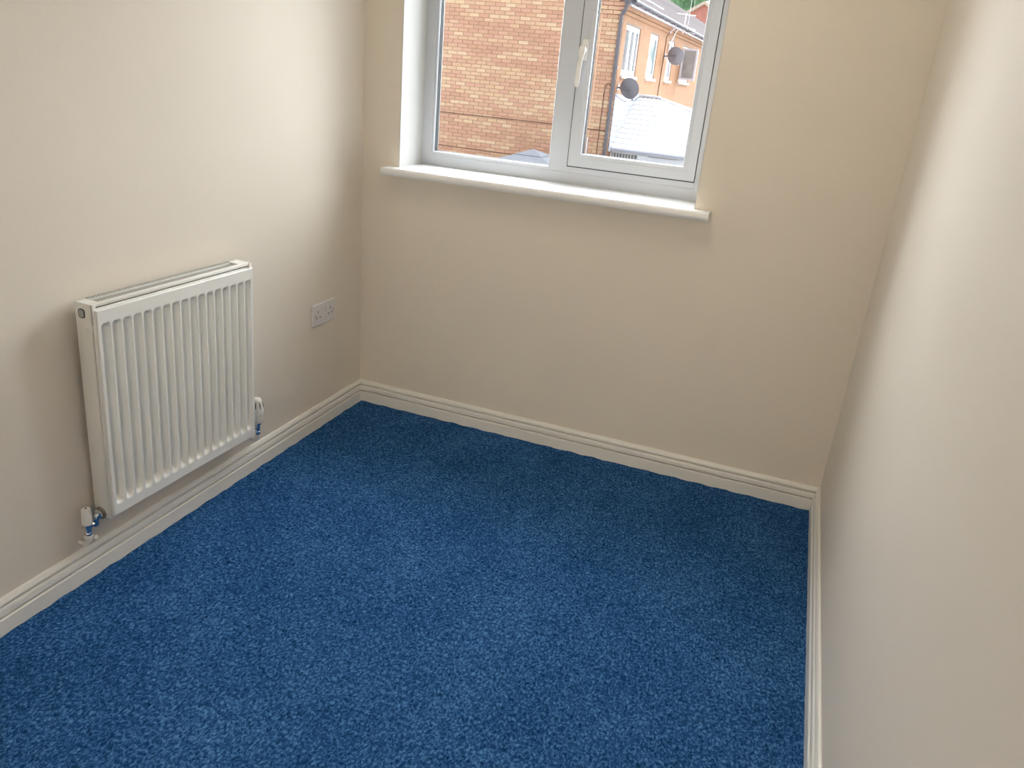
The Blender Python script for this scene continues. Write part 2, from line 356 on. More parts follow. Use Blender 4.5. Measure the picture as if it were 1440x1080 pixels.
lv.add(vs, fs); lv.v = [(x-win.location.x, y-win.location.y, z-win.location.z) for x, y, z in lv.v]
lv.build('lever', M['handle'], hb, True)

# ================================================================== RADIATOR
RH, RW = 0.600, 0.589
rad = thing('radiator', 'white convector radiator with fluted front panel on the left wall', 'radiator', (0.0, -1.3748+RW/2, 0.1772), rot=(-0.0127, 0.0195, 0))
hw = RW/2; XB, XS, XF = 0.011, 0.066, 0.0735
# fluted front panel as a pressed sheet
pw0, pw1 = -hw+0.006, hw-0.002; pz0, pz1 = 0.006, 0.585
N = 17; pitch = 0.0333; u0 = (pw0+pw1)/2-N*pitch/2
us = [pw0, pw0+0.0015]
for i in range(N):
    for t in (0.0, 0.05, 0.09, 0.14, 0.19, 0.25, 0.38, 0.50, 0.62, 0.72, 0.82, 0.90, 0.95): us.append(u0+(i+t)*pitch)
us += [u0+N*pitch, pw1-0.0015, pw1]
zb0, zb1 = 0.034, 0.550
zs_ = [pz0, pz0+0.0015, zb0-0.004, zb0, zb0+0.004, zb0+0.009, zb0+0.014, zb0+0.018, zb0+0.024]+[zb0+0.024+(zb1-zb0-0.042)*k/10 for k in range(1, 10)]+[zb1-0.018, zb1-0.012, zb1-0.008, zb1-0.004, zb1, zb1+0.004, pz1-0.0015, pz1]
def sm(a, b_, x):
    t = min(1, max(0, (x-a)/(b_-a))); return t*t*(3-2*t)
def depth(u, z):
    k = (u-u0)/pitch
    if k <= 0 or k >= N: return 0
    f = k-math.floor(k)
    s = (1-(1-min(1, max(0, (f-0.05)/0.20)))**2)*(1-min(1, max(0, (f-0.50)/0.40))**1.7)
    zz = z-0.006*(abs(f-0.5)*2)**2*(1 if z < 0.3 else -1)
    tz = sm(zb0, zb0+0.026, zz)*(1-sm(zb1-0.012, zb1, zz))
    return 0.0210*s*tz
vs = [(XF-depth(u, z)-(0.0015 if u in (us[0], us[-1]) or z in (zs_[0], zs_[-1]) else 0), u, z) for z in zs_ for u in us]
nu = len(us); nz = len(zs_)
fs = [(j*nu+i, j*nu+i+1, (j+1)*nu+i+1, (j+1)*nu+i) for j in range(nz-1) for i in range(nu-1)]
b = MB().add(vs, fs)
b.add([(XF-0.0015, pw0, pz0), (XF-0.0015, pw1, pz0), (XF-0.0015, pw1, pz1), (XF-0.0015, pw0, pz1), (XF-0.0215, pw0, pz0), (XF-0.0215, pw1, pz0), (XF-0.0215, pw1, pz1), (XF-0.0215, pw0, pz1)], [(0, 1, 5, 4), (1, 2, 6, 5), (2, 3, 7, 6), (3, 0, 4, 7), (4, 5, 6, 7)])
b.build('front_panel', M['rad'], rad, smooth=True, recalc=True)
b = MB().box((XB+0.002, -hw+0.008, 0.010), (XB+0.012, hw-0.008, 0.585), bev=0.003); b.build('rear_panel', M['rad'], rad)
b = MB()
for k in range(34):
    u = -hw+0.02+k*(RW-0.04)/33
    b.box((XB+0.012, u-0.0007, 0.03), (XF-0.0225, u+0.0007, 0.57))
o = b.build('convector_fins', M['rad_in'], rad)
for s_ in (-1, 1):
    ye, yi = s_*hw, s_*(hw-0.004)
    b = MB(); b.box((XB, min(ye, yi), -0.004), (XS, max(ye, yi), 0.600), bev=0.0012)
    b.box((XS-0.006, min(s_*hw, s_*(hw-0.010)), -0.004), (XS+0.001, max(s_*hw, s_*(hw-0.010)), 0.600), bev=0.001)
    side = b.build('side_panel', M['rad'], rad, True)
    if s_ < 0: left_side = side
# badge: rounded rectangle plate on the near side panel
def rrect(w, h, r, n=5):
    p = []
    for cx, cy, a0 in ((w/2-r, h/2-r, 0), (-w/2+r, h/2-r, 90), (-w/2+r, -h/2+r, 180), (w/2-r, -h/2+r, 270)):
        for k in range(n+1):
            a = math.radians(a0+90*k/n); p.append((cx+r*math.cos(a), cy+r*math.sin(a)))
    return p
bx, bz = XB+0.021, 0.573
b = MB(); b.prism(rrect(0.020, 0.024, 0.007), lambda a, c, t: (bx+a, t, bz+c), -hw-0.0016, -hw+0.0005); badge = b.build('badge', M['badge_rim'], left_side)
badge['label'] = 'dark rimmed rounded badge'
b = MB(); b.prism(rrect(0.0152, 0.0188, 0.005), lambda a, c, t: (bx+a, t, bz+c), -hw-0.0022, -hw-0.001); b.build('badge', M['badge'], left_side)
b = MB(); b.prism(rrect(0.018, 0.018, 0.0088, 7), lambda a, c, t: (XB+0.038+a, t, 0.530+c), -hw-0.0006, -hw+0.0005); b.build('plug_cover', M['rad'], left_side)
# top cover with grille slots
b = MB(); g0, g1, gx0, gx1 = -hw+0.030, hw-0.040, XB+0.008, XB+0.040
b.box((XB, -hw+0.003, 0.592), (gx0, hw-0.003, 0.6), bev=0.0012); b.box((gx1, -hw+0.003, 0.592), (XS-0.002, hw-0.003, 0.6), bev=0.0012)
b.box((gx0-0.001, -hw+0.003, 0.592), (gx1+0.001, g0, 0.5995)); b.box((gx0-0.001, g1, 0.592), (gx1+0.001, hw-0.003, 0.5995))
b.build('top_cover', M['rad'], rad, True)
b = MB(); ns = 62
for k in range(ns):
    u = g0+(k+0.5)*(g1-g0)/ns
    b.box((gx0-0.003, u-0.0020, 0.5900), (gx1, u+0.0020, 0.5945))
for k in range(ns): # serrated back rim of the grille
    u = g0+(k+0.5)*(g1-g0)/ns
    b.box((XB+0.001, u-0.0024, 0.5985), (XB+0.0085, u+0.0024, 0.6030))
g = b.build('grille', M['rad_in'], rad); g['kind'] = 'stuff'
b = MB().box((XB+0.004, -hw+0.02, 0.573), (XF-0.018, hw-0.02, 0.577)); b.build('convector_top', M['rad_in'], rad)
b = MB().box((XS-0.006, -hw+0.011, 0.55), (XF-0.0125, hw-0.011, 0.588)); b.build('top_cover', M['rad'], rad)
for u in (-0.20, 0.20):
    b = MB(); b.box((-0.004, u-0.018, 0.05), (0.004, u+0.018, 0.52), bev=0.001); b.box((0.002, u-0.012, 0.06), (XB+0.004, u+0.012, 0.09)); b.box((0.002, u-0.012, 0.47), (XB+0.004, u+0.012, 0.50))
    b.build('wall_bracket', M['rad'], rad)
# lockshield valve (near end)
vx, vy = 0.034, -hw-0.047
b = MB()
b.lathe([(0.0080, 0.0), (0.0100, 0.002), (0.0105, 0.006), (0.0085, 0.010), (0.0095, 0.013), (0.0095, 0.024), (0.0120, 0.026), (0.0120, 0.034), (0.008, 0.037)], (vx, vy, -0.036), (0, 0, 1), 14)
b.tube([(vx, vy, -0.013), (vx, vy+0.014, -0.012), (vx, vy+0.024, -0.010)], [0.0080, 0.0062, 0.0075], 12); b.tube([(vx, vy+0.024, -0.019), (vx, vy+0.025, -0.004), (vx, vy+0.026, 0.009), (vx, vy+0.030, 0.013)], [0.0085, 0.0088, 0.0088, 0.006], 14)
lv = b.build('valve', M['chrome'], rad, True)
b = MB(); b.lathe([(0.0130, 0), (0.0132, 0.002), (0.0118, 0.040), (0.0108, 0.0445), (0.006, 0.046)], (vx, vy, 0.000), (0, 0, 1), 20); b.build('cap', M['plastic'], lv, True)
b = MB(); b.lathe([(0.0028, 0), (0.0028, 0.0012)], (vx, vy, 0.0455), (0, 0, 1), 10); b.build('cap_screw', M['black'], lv)
b = MB(); b.lathe([(0.0135, 0), (0.0150, 0.001), (0.0150, 0.010), (0.011, 0.012)], (vx, vy+0.0275, 0.008), (0, 1, 0), 6); b.build('nut', M['chrome'], lv)
b = MB(); b.lathe([(0.0105, 0), (0.0165, 0.002), (0.0175, 0.0085)], (vx, vy+0.0380, 0.008), (0, 1, 0), 8); b.build('collar', M['steel'], lv)
b = MB(); b.tube([(vx, vy, -0.034), (vx, vy, -0.050), (vx, vy, -0.058), (vx-0.004, vy, -0.064), (vx-0.012, vy, -0.067), (0.001, vy, -0.0675)], [0.0076]*2+[0.0068, 0.0062, 0.006, 0.006], 14)
b.lathe([(0.0105, 0), (0.0105, 0.012), (0.0085, 0.014)], (vx, vy, -0.050), (0, 0, 1), 14)
b.lathe([(0.0065, 0), (0.0085, 0.002), (0.0085, 0.009), (0.004, 0.013)], (vx-0.004, vy+0.016, -0.058), (0.4, 0.9, 0.1), 12)
b.build('pipe', M['plastic'], rad, True)
# thermostatic valve (far end)
tx, ty = 0.040, hw+0.052
b = MB()
b.lathe([(0.0085, 0.0), (0.0105, 0.003), (0.0105, 0.012), (0.0085, 0.014), (0.0095, 0.018), (0.0095, 0.036), (0.0125, 0.038), (0.0125, 0.046)], (tx, ty, -0.022), (0, 0, 1), 16)
b.tube([(tx, ty, 0.008), (tx, ty-0.055, 0.008)], 0.0068, 12)
tv = b.build('valve', M['chrome'], rad, True)
b = MB(); b.lathe([(0.013, 0), (0.0185, 0.004), (0.0205, 0.012), (0.0215, 0.045), (0.0195, 0.062), (0.0165, 0.082), (0.0125, 0.090), (0.006, 0.093)], (tx, ty, 0.022), (0, 0, 1), 24)
for k in range(8):
    a = 2*math.pi*k/8; b.tube([(tx+0.0203*math.cos(a), ty+0.0203*math.sin(a), 0.036), (tx+0.0215*math.cos(a), ty+0.0215*math.sin(a), 0.064)], 0.0026, 6)
hd = b.build('thermostat_head', M['plastic'], tv, True)
b = MB()
for a in (-1.15, -0.35, 0.5):
    cx, cy = tx+0.0172*math.cos(a), ty+0.0172*math.sin(a)
    b.tube([(cx, cy, 0.088), (cx+0.0022*math.cos(a), cy+0.0022*math.sin(a), 0.098-0.006)], 0.0022, 6)
    b.tube([(tx+0.0188*math.cos(a), ty+0.0188*math.sin(a), 0.080), (tx+0.0158*math.cos(a), ty+0.0158*math.sin(a), 0.103)], 0.0020, 6)
b.build('vent_slots', M['black'], tv)
b = MB(); b.tube([(tx, ty, -0.020), (tx, ty, -0.034), (tx-0.005, ty, -0.042), (tx-0.014, ty, -0.046), (0.002, ty, -0.047)], 0.0078, 14)
b.lathe([(0.0110, 0), (0.0120, 0.003), (0.0080, 0.005)], (0.003, ty, -0.047), (1, 0, 0), 16)
b.build('pipe', M['plastic'], rad, True)

# ================================================================== SOCKET
so = thing('double_socket', 'white double power socket on the left wall by the corner', 'socket', (0.0, -0.2793, 0.4671))
PW, PH = 0.1500, 0.0860
b = MB(); o0 = rrect(PW, PH, 0.004, 3); o1 = rrect(PW, PH, 0.004, 3); o2 = rrect(PW-0.006, PH-0.006, 0.003, 3); n = len(o0)
vs = [(0.0002, a, c) for a, c in o0]+[(0.006, a, c) for a, c in o1]+[(0.0090, a, c) for a, c in o2]
fs = [(k*n+i, k*n+(i+1) % n, (k+1)*n+(i+1) % n, (k+1)*n+i) for k in range(2) for i in range(n)]+[tuple(range(2*n, 3*n)), tuple(range(n))[::-1]]
b.add(vs, fs); plate = b.build('face_plate', M['socket'], so)
for s_ in (-1, 1):
    cy = s_*0.040
    b = MB(); b.box((0.0085, s_*0.0145-0.0065, 0.004), (0.0122, s_*0.0145+0.0065, 0.026), bev=0.0012); r_ = b.build('rocker_switch', M['socket'], so)
    for nm, (dy, dz, w_, h_) in {'earth_hole': (0, 0.012, .0042, .0085), 'pin_hole': (-0.0115, -0.010, .0070, .0045), 'pin_hole_b': (0.0115, -0.010, .0070, .0045)}.items():
        b = MB(); b.box((0.0088, cy+dy-w_/2, dz-h_/2), (0.0093, cy+dy+w_/2, dz+h_/2)); b.build('pin_hole', M['hole'], so)
    b = MB(); b.lathe([(0.0032, 0), (0.0030, 0.0012), (0.0018, 0.0016)], (0.0088, s_*0.0603, 0), (1, 0, 0), 12); b.build('screw', M['steel'], so)
#EXTERIOR
# ================================================================== OUTSIDE
GZ = -2.6
struct(MB().box((-40, 0.6, GZ-0.3), (40, 130, GZ)).build('ground', M['paving']), 'grey paved ground between the houses')
# own house wall below and beside the window is outside the frame; neighbour across the gap:
AX, AY = -2.203, 13.2          # right-hand corner of the neighbour's gable wall
house = thing('brick_house', 'tan brick terrace across the gap with blank gable wall and tiled roof', 'house', (AX, AY, GZ))
def H(b, name, m, parent=None, smooth=False, recalc=True):
    p = house if parent is None else parent
    b.v = [(x-AX, y-AY, z-GZ) for x, y, z in b.v]; return b.build(name, m, p, smooth, recalc)
EAVE = 2.80; RX, RZ = -5.2, 4.67; LX = 2*RX-AX; YE = 62
b = MB(); b.prism([(LX, GZ), (AX-0.11, GZ), (AX-0.11, EAVE), (RX, RZ-0.10), (LX, EAVE)], lambda a, c, t: (a, t, c), AY+0.012, YE)
b.box((AX-0.12, AY+0.012, GZ), (AX-0.004, AY+0.12, EAVE+0.03))
H(b, 'wall', M['mortar'])
# bricks of the gable, stretcher bond, each proud of the mortar
bw, bh, gap = 0.225, 0.075, 0.010
def bmesh_box(w, h):
    m_ = MB(); c = 0.003; x0, x1, z0, z1 = -w/2, w/2, -h/2, h/2
    vs = [(x0, 0.03, z0), (x1, 0.03, z0), (x1, 0.03, z1), (x0, 0.03, z1), (x0, 0.003, z0), (x1, 0.003, z0), (x1, 0.003, z1), (x0, 0.003, z1), (x0+c, 0, z0+c), (x1-c, 0, z0+c), (x1-c, 0, z1-c), (x0+c, 0, z1-c)]
    return vs, [(0, 1, 5, 4), (1, 2, 6, 5), (2, 3, 7, 6), (3, 0, 4, 7), (4, 5, 9, 8), (5, 6, 10, 9), (6, 7, 11, 10), (7, 4, 8, 11), (8, 9, 10, 11)]
meshes = {}
def brick_mesh(w, mi):
    k = (round(w, 3), mi)
    if k not in meshes:
        vs, fs = bmesh_box(w, bh-gap); me = bpy.data.meshes.new('brick'); me.from_pydata(vs, [], fs); me.materials.append(BR[mi]); me.update(); meshes[k] = me
    return meshes[k]
rb = random.Random(11)
def tone(x, z, ci):
    s = math.sin(x*1.7+ci*0.9)+math.sin(z*3.1+x*0.6+1.3)+0.9*math.sin(ci*1.37)
    if s > 0.7: c = [3, 0, 7, 0, 3, 1, 7, 5]
    elif s > -0.6: c = [1, 0, 5, 2, 3, 1, 0, 7]
    else: c = [4, 2, 6, 1, 2, 5, 4, 0]
    return c[rb.randrange(8)]
near, rest = [], []
row = 0; z = GZ+0.0375
while z < RZ-0.15:
    lx = LX+0.01; rx = AX
    if z > EAVE-0.02: cut = (z-EAVE+0.02)/0.607; lx += cut; rx -= cut
    x1 = AX-(0 if row % 2 else bw/2); xs = []
    if row % 2 == 0: xs.append((AX-bw/2+gap/2-0.0, AX, ))
    xr = x1
    while xr-bw > LX: xs.append((xr-bw+gap, xr-(0 if xr == AX else 0))); xr -= bw
    for a, c in xs:
        a2 = max(a, lx); c2 = min(c, rx)
        if c2-a2 < 0.04: continue
        cx = (a2+c2)/2; w_ = c2-a2
        step = 0.0
        if cx > -2.98 and z > 2.61: step = 0.028
        if cx > -2.42 and z > 2.685: step = 0.056
        rec = (cx, AY-step+rb.uniform(-0.0015, 0.0015), z, w_, tone(cx, z, row))
        vis = ((-2.74 < cx and -0.12 < z < 2.72) or (-5.05 < cx < -3.50 and -0.30 < z < 2.85))
        (near if vis else rest).append(rec)
    row += 1; z += bh
camp = cam.matrix_world.translation
near.sort(key=lambda r: (Vector(r[:3])-camp).length)
rest += near[300:]; near = near[:300]
for cx, y, z, w_, t in near:
    o = bpy.data.objects.new('brick', brick_mesh(w_, t)); COL.objects.link(o); o.parent = house; o.location = (cx-AX, y-AY, z-GZ)
b = MB()
for cx, y, z, w_, t in rest:
    vs, fs = bmesh_box(w_, bh-gap); b.add([(cx+v[0], y+v[1], z+v[2]) for v in vs], fs, t)
o = H(b, 'brickwork', BR, recalc=False); o['kind'] = 'stuff'
# pale sealant joint and its grey lower end
b = MB().box((-2.656, AY-0.006, 0.25), (-2.628, AY+0.01, 2.605)); H(b, 'sealant_joint', M['joint'])
b = MB().box((-2.660, AY-0.022, -0.7), (-2.632, AY+0.01, 0.25)); H(b, 'cable_cover', M['alu'])
# side wall with window openings
OP = [(13.53, 14.88), (16.0, 17.0), (18.42, 19.25), (20.72, 22.4), (24.9, 26.1), (28.4, 29.8), (32.5, 33.6), (36.5, 38.0), (42.0, 43.4), (47.5, 49.0)]
OZ0, OZ1 = 1.50, 2.44
b = MB(); y = AY+0.012
b.box((AX-0.11, y, GZ), (AX, YE, OZ0)); b.box((AX-0.11, y, OZ1), (AX, YE, EAVE))
for y0, y1 in OP: b.box((AX-0.11, y, OZ0), (AX, y0, OZ1)); y = y1
b.box((AX-0.11, y, OZ0), (AX, YE, OZ1)); H(b, 'side_wall', M['brickB'])
b = MB(); b.box((AX, AY, 2.595), (AX+0.028, YE, 2.665)); b.box((AX, AY, 2.672), (AX+0.056, YE, 2.76)); H(b, 'corbel_course', M['brickB'])
kinds = ['three', 'frost', 'narrow', 'open', 'plain']
for i, (y0, y1) in enumerate(OP):
    kd = kinds[i] if i < 5 else 'plain'
    fr = MB(); x0, x1 = AX-0.085, AX-0.020; t = 0.075
    fr.box((x0, y0, OZ0), (x1, y0+t, OZ1)); fr.box((x0, y1-t, OZ0), (x1, y1, OZ1)); fr.box((x0, y0+t, OZ0), (x1, y1-t, OZ0+0.10)); fr.box((x0, y0+t, OZ1-0.09), (x1, y1-t, OZ1))
    if kd == 'three':
        for k in (1, 2): ym = y0+(y1-y0)*k/3; fr.box((x0, ym-0.085, OZ0+0.10), (x1+0.01, ym+0.085, OZ1-0.09))
    elif y1-y0 > 1.3: ym = (y0+y1)/2; fr.box((x0, ym-0.05, OZ0+0.10), (x1, ym+0.05, OZ1-0.09))
    f = H(fr, 'window', M['white_out'])
    g = MB().box((AX-0.065, y0+0.05, OZ0+0.05), (AX-0.055, y1-0.05, OZ1-0.05)); H(g, 'pane', M['frost'] if kd == 'frost' else M['wglass'], f)
    s = MB().box((AX-0.10, y0-0.03, OZ0-0.055), (AX+0.045, y1+0.05, OZ0-0.004)); H(s, 'window_sill', M['white_out'], f)
    s = MB().box((AX-0.012, y0-0.03, OZ1+0.004), (AX+0.003, y1+0.03, OZ1+0.03)); H(s, 'lintel', M['lintel'], f)
    if kd == 'open':   # casement standing open at a right angle
        c = MB(); ya, yb = 20.66, 20.71; xa, xb = AX-0.0, AX+0.44; za, zb = OZ0+0.06, OZ1-0.05
        c.box((xa, ya, za), (xa+0.055, yb, zb)); c.box((xb-0.055, ya, za), (xb, yb, zb)); c.box((xa+0.055, ya, za), (xb-0.055, yb, za+0.06)); c.box((xa+0.055, ya, zb-0.05), (xb-0.055, yb, zb))
        cf = H(c, 'open_casement', M['fascia'], f); g = MB().box((xa+0.05, ya+0.02, za+0.05), (xb-0.05, ya+0.03, zb-0.04)); H(g, 'pane', M['wglass'], f)
# roof with fascia, gutter
sl = (RZ-EAVE-0.05)/(AX+0.16-RX)
def roof_side(x_e, name, sgn):
    b = MB(); ze = EAVE+0.06
    rows = 22
    for k in range(rows):
        f0, f1 = k/rows, (k+1)/rows
        xa, xb = x_e+(RX-x_e)*f0, x_e+(RX-x_e)*f1; za, zb = ze+(RZ-ze)*f0, ze+(RZ-ze)*f1
        b.add([(xa, AY-0.10, za+0.035), (xb, AY-0.10, zb+0.012), (xb, YE, zb+0.012), (xa, YE, za+0.035), (xa, AY-0.10, za-0.01), (xa, YE, za-0.01)], [(0, 1, 2, 3), (0, 3, 5, 4)])
    b.box((RX-0.09, AY-0.10, RZ-0.02), (RX+0.09, YE, RZ+0.07)) if sgn > 0 else None
    return H(b, name, M['tile'])
roof_side(AX+0.17, 'roof_slope', 1); roof_side(LX-0.17, 'roof_slope', -1)
b = MB(); b.box((AX+0.06, AY-0.02, 2.745), (AX+0.12, YE, EAVE+0.08)); b.box((AX, AY-0.02, 2.765), (AX+0.07, YE, 2.785)); H(b, 'fascia', M['fascia'])
b = MB(); pr_ = [(0.062*math.cos(a), 0.070*math.sin(a)) for a in [math.pi+math.pi*k/10 for k in range(11)]]
pr_ += [(0.050*math.cos(a), 0.050*math.sin(a)+0.001) for a in [2*math.pi-math.pi*k/10 for k in range(11)]]
b.prism(pr_, lambda a, c, t: (AX+0.18+a, t, EAVE+0.05+c), AY-0.10, YE)
for k in range(60): y = AY+0.4+k*0.8; b.box((AX+0.112, y, EAVE-0.024), (AX+0.245, y+0.03, EAVE-0.012))
H(b, 'gutter', M['gutter'])
b = MB(); b.tube([(AX+0.18, 17.97, EAVE+0.03), (AX+0.17, 17.97, 2.72), (AX+0.06, 17.97, 2.60)], 0.02, 8); b.tube([(AX-0.25, AY+0.4, EAVE+0.33), (AX-0.28, 18.4, EAVE+0.35)], 0.022, 8); H(b, 'flashing_strip', M['fascia'])
# downpipe at the corner with swan neck
b = MB(); px = -2.243; py = AY-0.055
b.tube([(px+0.085, py-0.05, 2.98), (px+0.085, py-0.05, 2.72), (px+0.078, py-0.045, 2.66), (px+0.01, py, 2.585), (px, py, 2.53), (px-0.008, py, -2.5)], 0.035, 14)
for zz in (2.62, 1.60, 0.60, -0.40, -1.6): b.lathe([(0.042, 0), (0.042, 0.05)], (px-0.002+(0.045 if zz > 2.6 else 0), py-(0.02 if zz > 2.6 else 0), zz), (0, 0, 1), 14)
for zz in (1.62, -0.38): b.box((px-0.045, py, zz), (px+0.045, AY, zz+0.03))
b.box((px+0.03, py-0.11, 2.80), (px+0.17, py+0.03, 2.98), bev=0.01)
tag(H(b, 'downpipe', M['pipe'], smooth=True), 'dark grey plastic downpipe', 'x'); del bpy.data.objects['downpipe']['category']

# cables on the gable
def cable(name, pts, r, m, label, cat='cable', group=None):
    b = MB(); P = [Vector(p) for p in pts]; o = P[0].copy()
    b.tube([p-o for p in P], r, 8); ob = b.build(name, m, None, True); ob.location = o; return tag(ob, label, cat, group)
cable('wall_cable', [(-8.1, AY-0.006, 0.432), (-5.5, AY-0.008, 0.425), (-3.6, AY-0.008, 0.436), (-2.70, AY-0.008, 0.418), (-2.29, AY-0.008, 0.420)], 0.0085, M['cable'], 'long brown cable clipped level across the blank gable wall, the upper one')
cable('wall_cable', [(-8.1, AY-0.006, -0.273), (-6.0, AY-0.008, -0.270), (-4.4, AY-0.008, -0.280), (-2.66, AY-0.008, -0.275)], 0.0075, M['cable'], 'brown cable low on the gable wall, just above the grey roof, the lower one')
arc = [(-2.300, AY-0.010, 1.27), (-2.320, AY-0.010, 1.31), (-2.350, AY-0.010, 1.325), (-2.385, AY-0.010, 1.30), (-2.405, AY-0.010, 1.24), (-2.413, AY-0.010, 1.10), (-2.418, AY-0.010, 0.6), (-2.425, AY-0.010, -0.2), (-2.43, AY-0.010, -1.5)]
cable('wall_cable', arc, 0.0075, M['cable'], 'brown cable with hooked top running down left of the downpipe')
cable('wall_cable', [(AX+0.062, 17.93, 2.60), (AX+0.010, 17.91, 2.50), (AX+0.010, 17.88, 1.9), (AX+0.010, 17.80, 1.2), (AX+0.010, 17.78, 0.2)], 0.010, M['cable'], 'brown cable running down the side wall beside the upper dish')
cable('aerial_cable', [(AX+0.19, 19.40, 2.80), (AX+0.13, 19.2, 2.81), (AX+0.08, 18.95, 2.76), (AX+0.062, 18.75, 2.66), (AX+0.055, 18.55, 2.52), (AX+0.02, 18.40, 2.36), (AX+0.02, 18.32, 2.15)], 0.017, M['wcable'], 'thick white cable curving over the eaves to the upper dish')

# satellite dishes seen from behind
def dish(c, mount, R_, label):
    c = Vector(c); t = thing('satellite_dish', label, 'satellite dish', mount)
    f = Vector((0.10, 0.93, 0.30)).normalized(); a = Vector((1, 0, 0)); a = (a-f*a.dot(f)).normalized(); u = a.cross(f)*-1
    if u.z < 0: u = -u
    mo = Vector(mount); b = MB(); vs = []; nr, ns = 7, 36; fs = []
    for side in (0, 1):
        for i in range(nr+1):
            r = R_*i/nr
            for k in range(ns):
                th = 2*math.pi*k/ns; d = 0.055*((r/R_)**2-1)+(0.006 if side else 0)
                vs.append(c+a*r*math.cos(th)*0.97+u*r*math.sin(th)*1.03+f*d-mo)
    for side in (0, 1):
        o = side*(nr+1)*ns
        for i in range(nr):
            for k in range(ns): fs.append((o+i*ns+k, o+i*ns+(k+1) % ns, o+(i+1)*ns+(k+1) % ns, o+(i+1)*ns+k))
    for k in range(ns): fs.append((nr*ns+k, nr*ns+(k+1) % ns, (nr+1)*ns+nr*ns+(k+1) % ns, (nr+1)*ns+nr*ns+k))
    b.add(vs, fs); b.build('reflector', M['dish'], t, True)
    bk = c-f*0.060-mo
    b = MB(); b.lathe([(0.045, 0), (0.045, 0.02), (0.03, 0.03)], bk+f*0.012, -f, 14); b.tube([bk-f*0.01, bk-f*0.03+Vector((0, -0.01, 0)), Vector((0.10, bk.y-0.03, bk.z*0.3)), Vector((0.0, 0, 0))], 0.016, 8)
    b.box((-0.004, -0.07, -0.06), (0.008, 0.07, 0.06)); b.tube([bk-u*0.02, bk-u*R_*0.55], 0.010, 8); b.build('bracket', M['pipe'], t, True)
    b = MB(); e = c-u*(R_*1.10)+f*0.0+a*0.08-mo; b.tube([c-u*R_*0.75-f*0.04+a*0.04-mo, e, c-u*R_*0.55+f*0.34-mo], 0.011, 8); lb = b.build('arm', M['pipe'], t, True)
    b = MB(); q = c-u*R_*0.55+f*0.34-mo; b.lathe([(0.02, 0), (0.03, 0.02), (0.03, 0.07), (0.018, 0.09)], q+f*0.03, -f+u*0.4, 12); b.build('receiver', M['dish'], lb, True)
    return t
dish((-1.955, 13.40, 1.262), (AX+0.002, 13.42, 1.262), 0.205, 'grey satellite dish nearest the downpipe, low beside the three-light window')
dish((-1.925, 18.02, 2.085), (AX+0.002, 18.08, 2.065), 0.215, 'grey satellite dish higher and farther along, in front of the narrow window')

# aerial above the gutter
an = thing('television_aerial', 'white television aerial on a short mast above the far gutter', 'aerial', (AX+0.125, 19.5, 2.70))
b = MB(); b.tube([(0, 0, 0), (0.0, 0.05, 0.22), (0.01, 0.08, 0.50)], 0.017, 8); b.box((-0.03, -0.02, 0.02), (0.02, 0.02, 0.12)); b.build('mast', M['wcable'], an, True)
b = MB(); b.tube([(-0.24, 0.08, 0.475), (0.26, 0.08, 0.445)], 0.011, 8); b.build('crossbar', M['wcable'], an)
b = MB(); b.tube([(-0.02, -0.35, 0.15), (0.03, 0.9, 0.13)], 0.012, 6)
for k in range(11):
    y = -0.35+k*0.12; w_ = 0.10+0.006*k
    b.tube([(-w_-0.01, y, 0.16+0.02*math.sin(k*2.1)), (w_+0.02, y, 0.13+0.02*math.cos(k*1.7))], 0.014, 6)
for k in (-1, 1): b.tube([(-0.15, 0.85, 0.13+0.05*k), (0.19, 0.85, 0.11+0.05*k)], 0.009, 6)
b.build('boom', M['wcable'], an)
b = MB(); b.tube([(0.0, 0.6, 0.1), (0.02, 0.62, 1.6)], 0.006, 6); b.tube([(0.06, 0.8, 0.6), (0.07, 0.82, 1.6)], 0.004, 6); b.build('rod', M['wcable'], an)

# conservatory against the side wall
cx0, cxR = AX+0.004, 2.2; cyF, cyE, cyR, cyB = 13.46, 13.40, 15.4, 17.4; ze, zr = 0.08, 1.10; ex = -1.72
con = thing('conservatory', 'white conservatory with shallow hipped roof against the side wall', 'conservatory', (AX, 15.4, GZ))
def Cn(b, name, m, parent=None, smooth=False):
    b.v = [(x-AX, y-15.4, z-GZ) for x, y, z in b.v]; return b.build(name, m, con if parent is None else parent, smooth)
b = MB(); rows = 11      # front slope in overlapping horizontal sheets
def front(x, f, up=0): return (x, cyE+(cyR-cyE)*f, ze+(zr-ze)*f+up)
for k in range(rows):
    f0, f1 = k/rows, (k+1)/rows
    xr0 = cxR+(ex-cxR)*f0; xr1 = cxR+(ex-cxR)*f1
    b = MB()
    b.add([front(cx0, f0, .022), front(xr0, f0, .022), front(xr1, f1, .006), front(cx0, f1, .006), front(cx0, f0, -.006), front(xr0, f0, -.006), front(xr1, f1, -.022), front(cx0, f1, -.022)],
          [(0, 1, 2, 3), (7, 6, 5, 4), (0, 4, 5, 1), (1, 5, 6, 2), (2, 6, 7, 3), (3, 7, 4, 0)])
    Cn(b, 'roof_panel', M['white_out'])
b = MB(); b.add([(cx0, cyR, zr), (ex, cyR, zr), (cxR, cyB, ze), (cx0, cyB, ze), (cxR, cyE, ze), (cx0, cyR, zr-.03), (cx0, cyB, ze-.03)], [(0, 1, 2, 3), (1, 4, 2)]); Cn(b, 'roof_slope', M['white_out'])
b = MB(); b.tube([(cx0, cyR, zr+0.02), (ex, cyR, zr+0.02)], 0.03, 8); b.tube([(ex, cyR, zr+0.015), (cxR, cyE, ze+0.02)], 0.022, 6); b.tube([(ex, cyR, zr+0.015), (cxR, cyB, ze+0.02)], 0.022, 6)
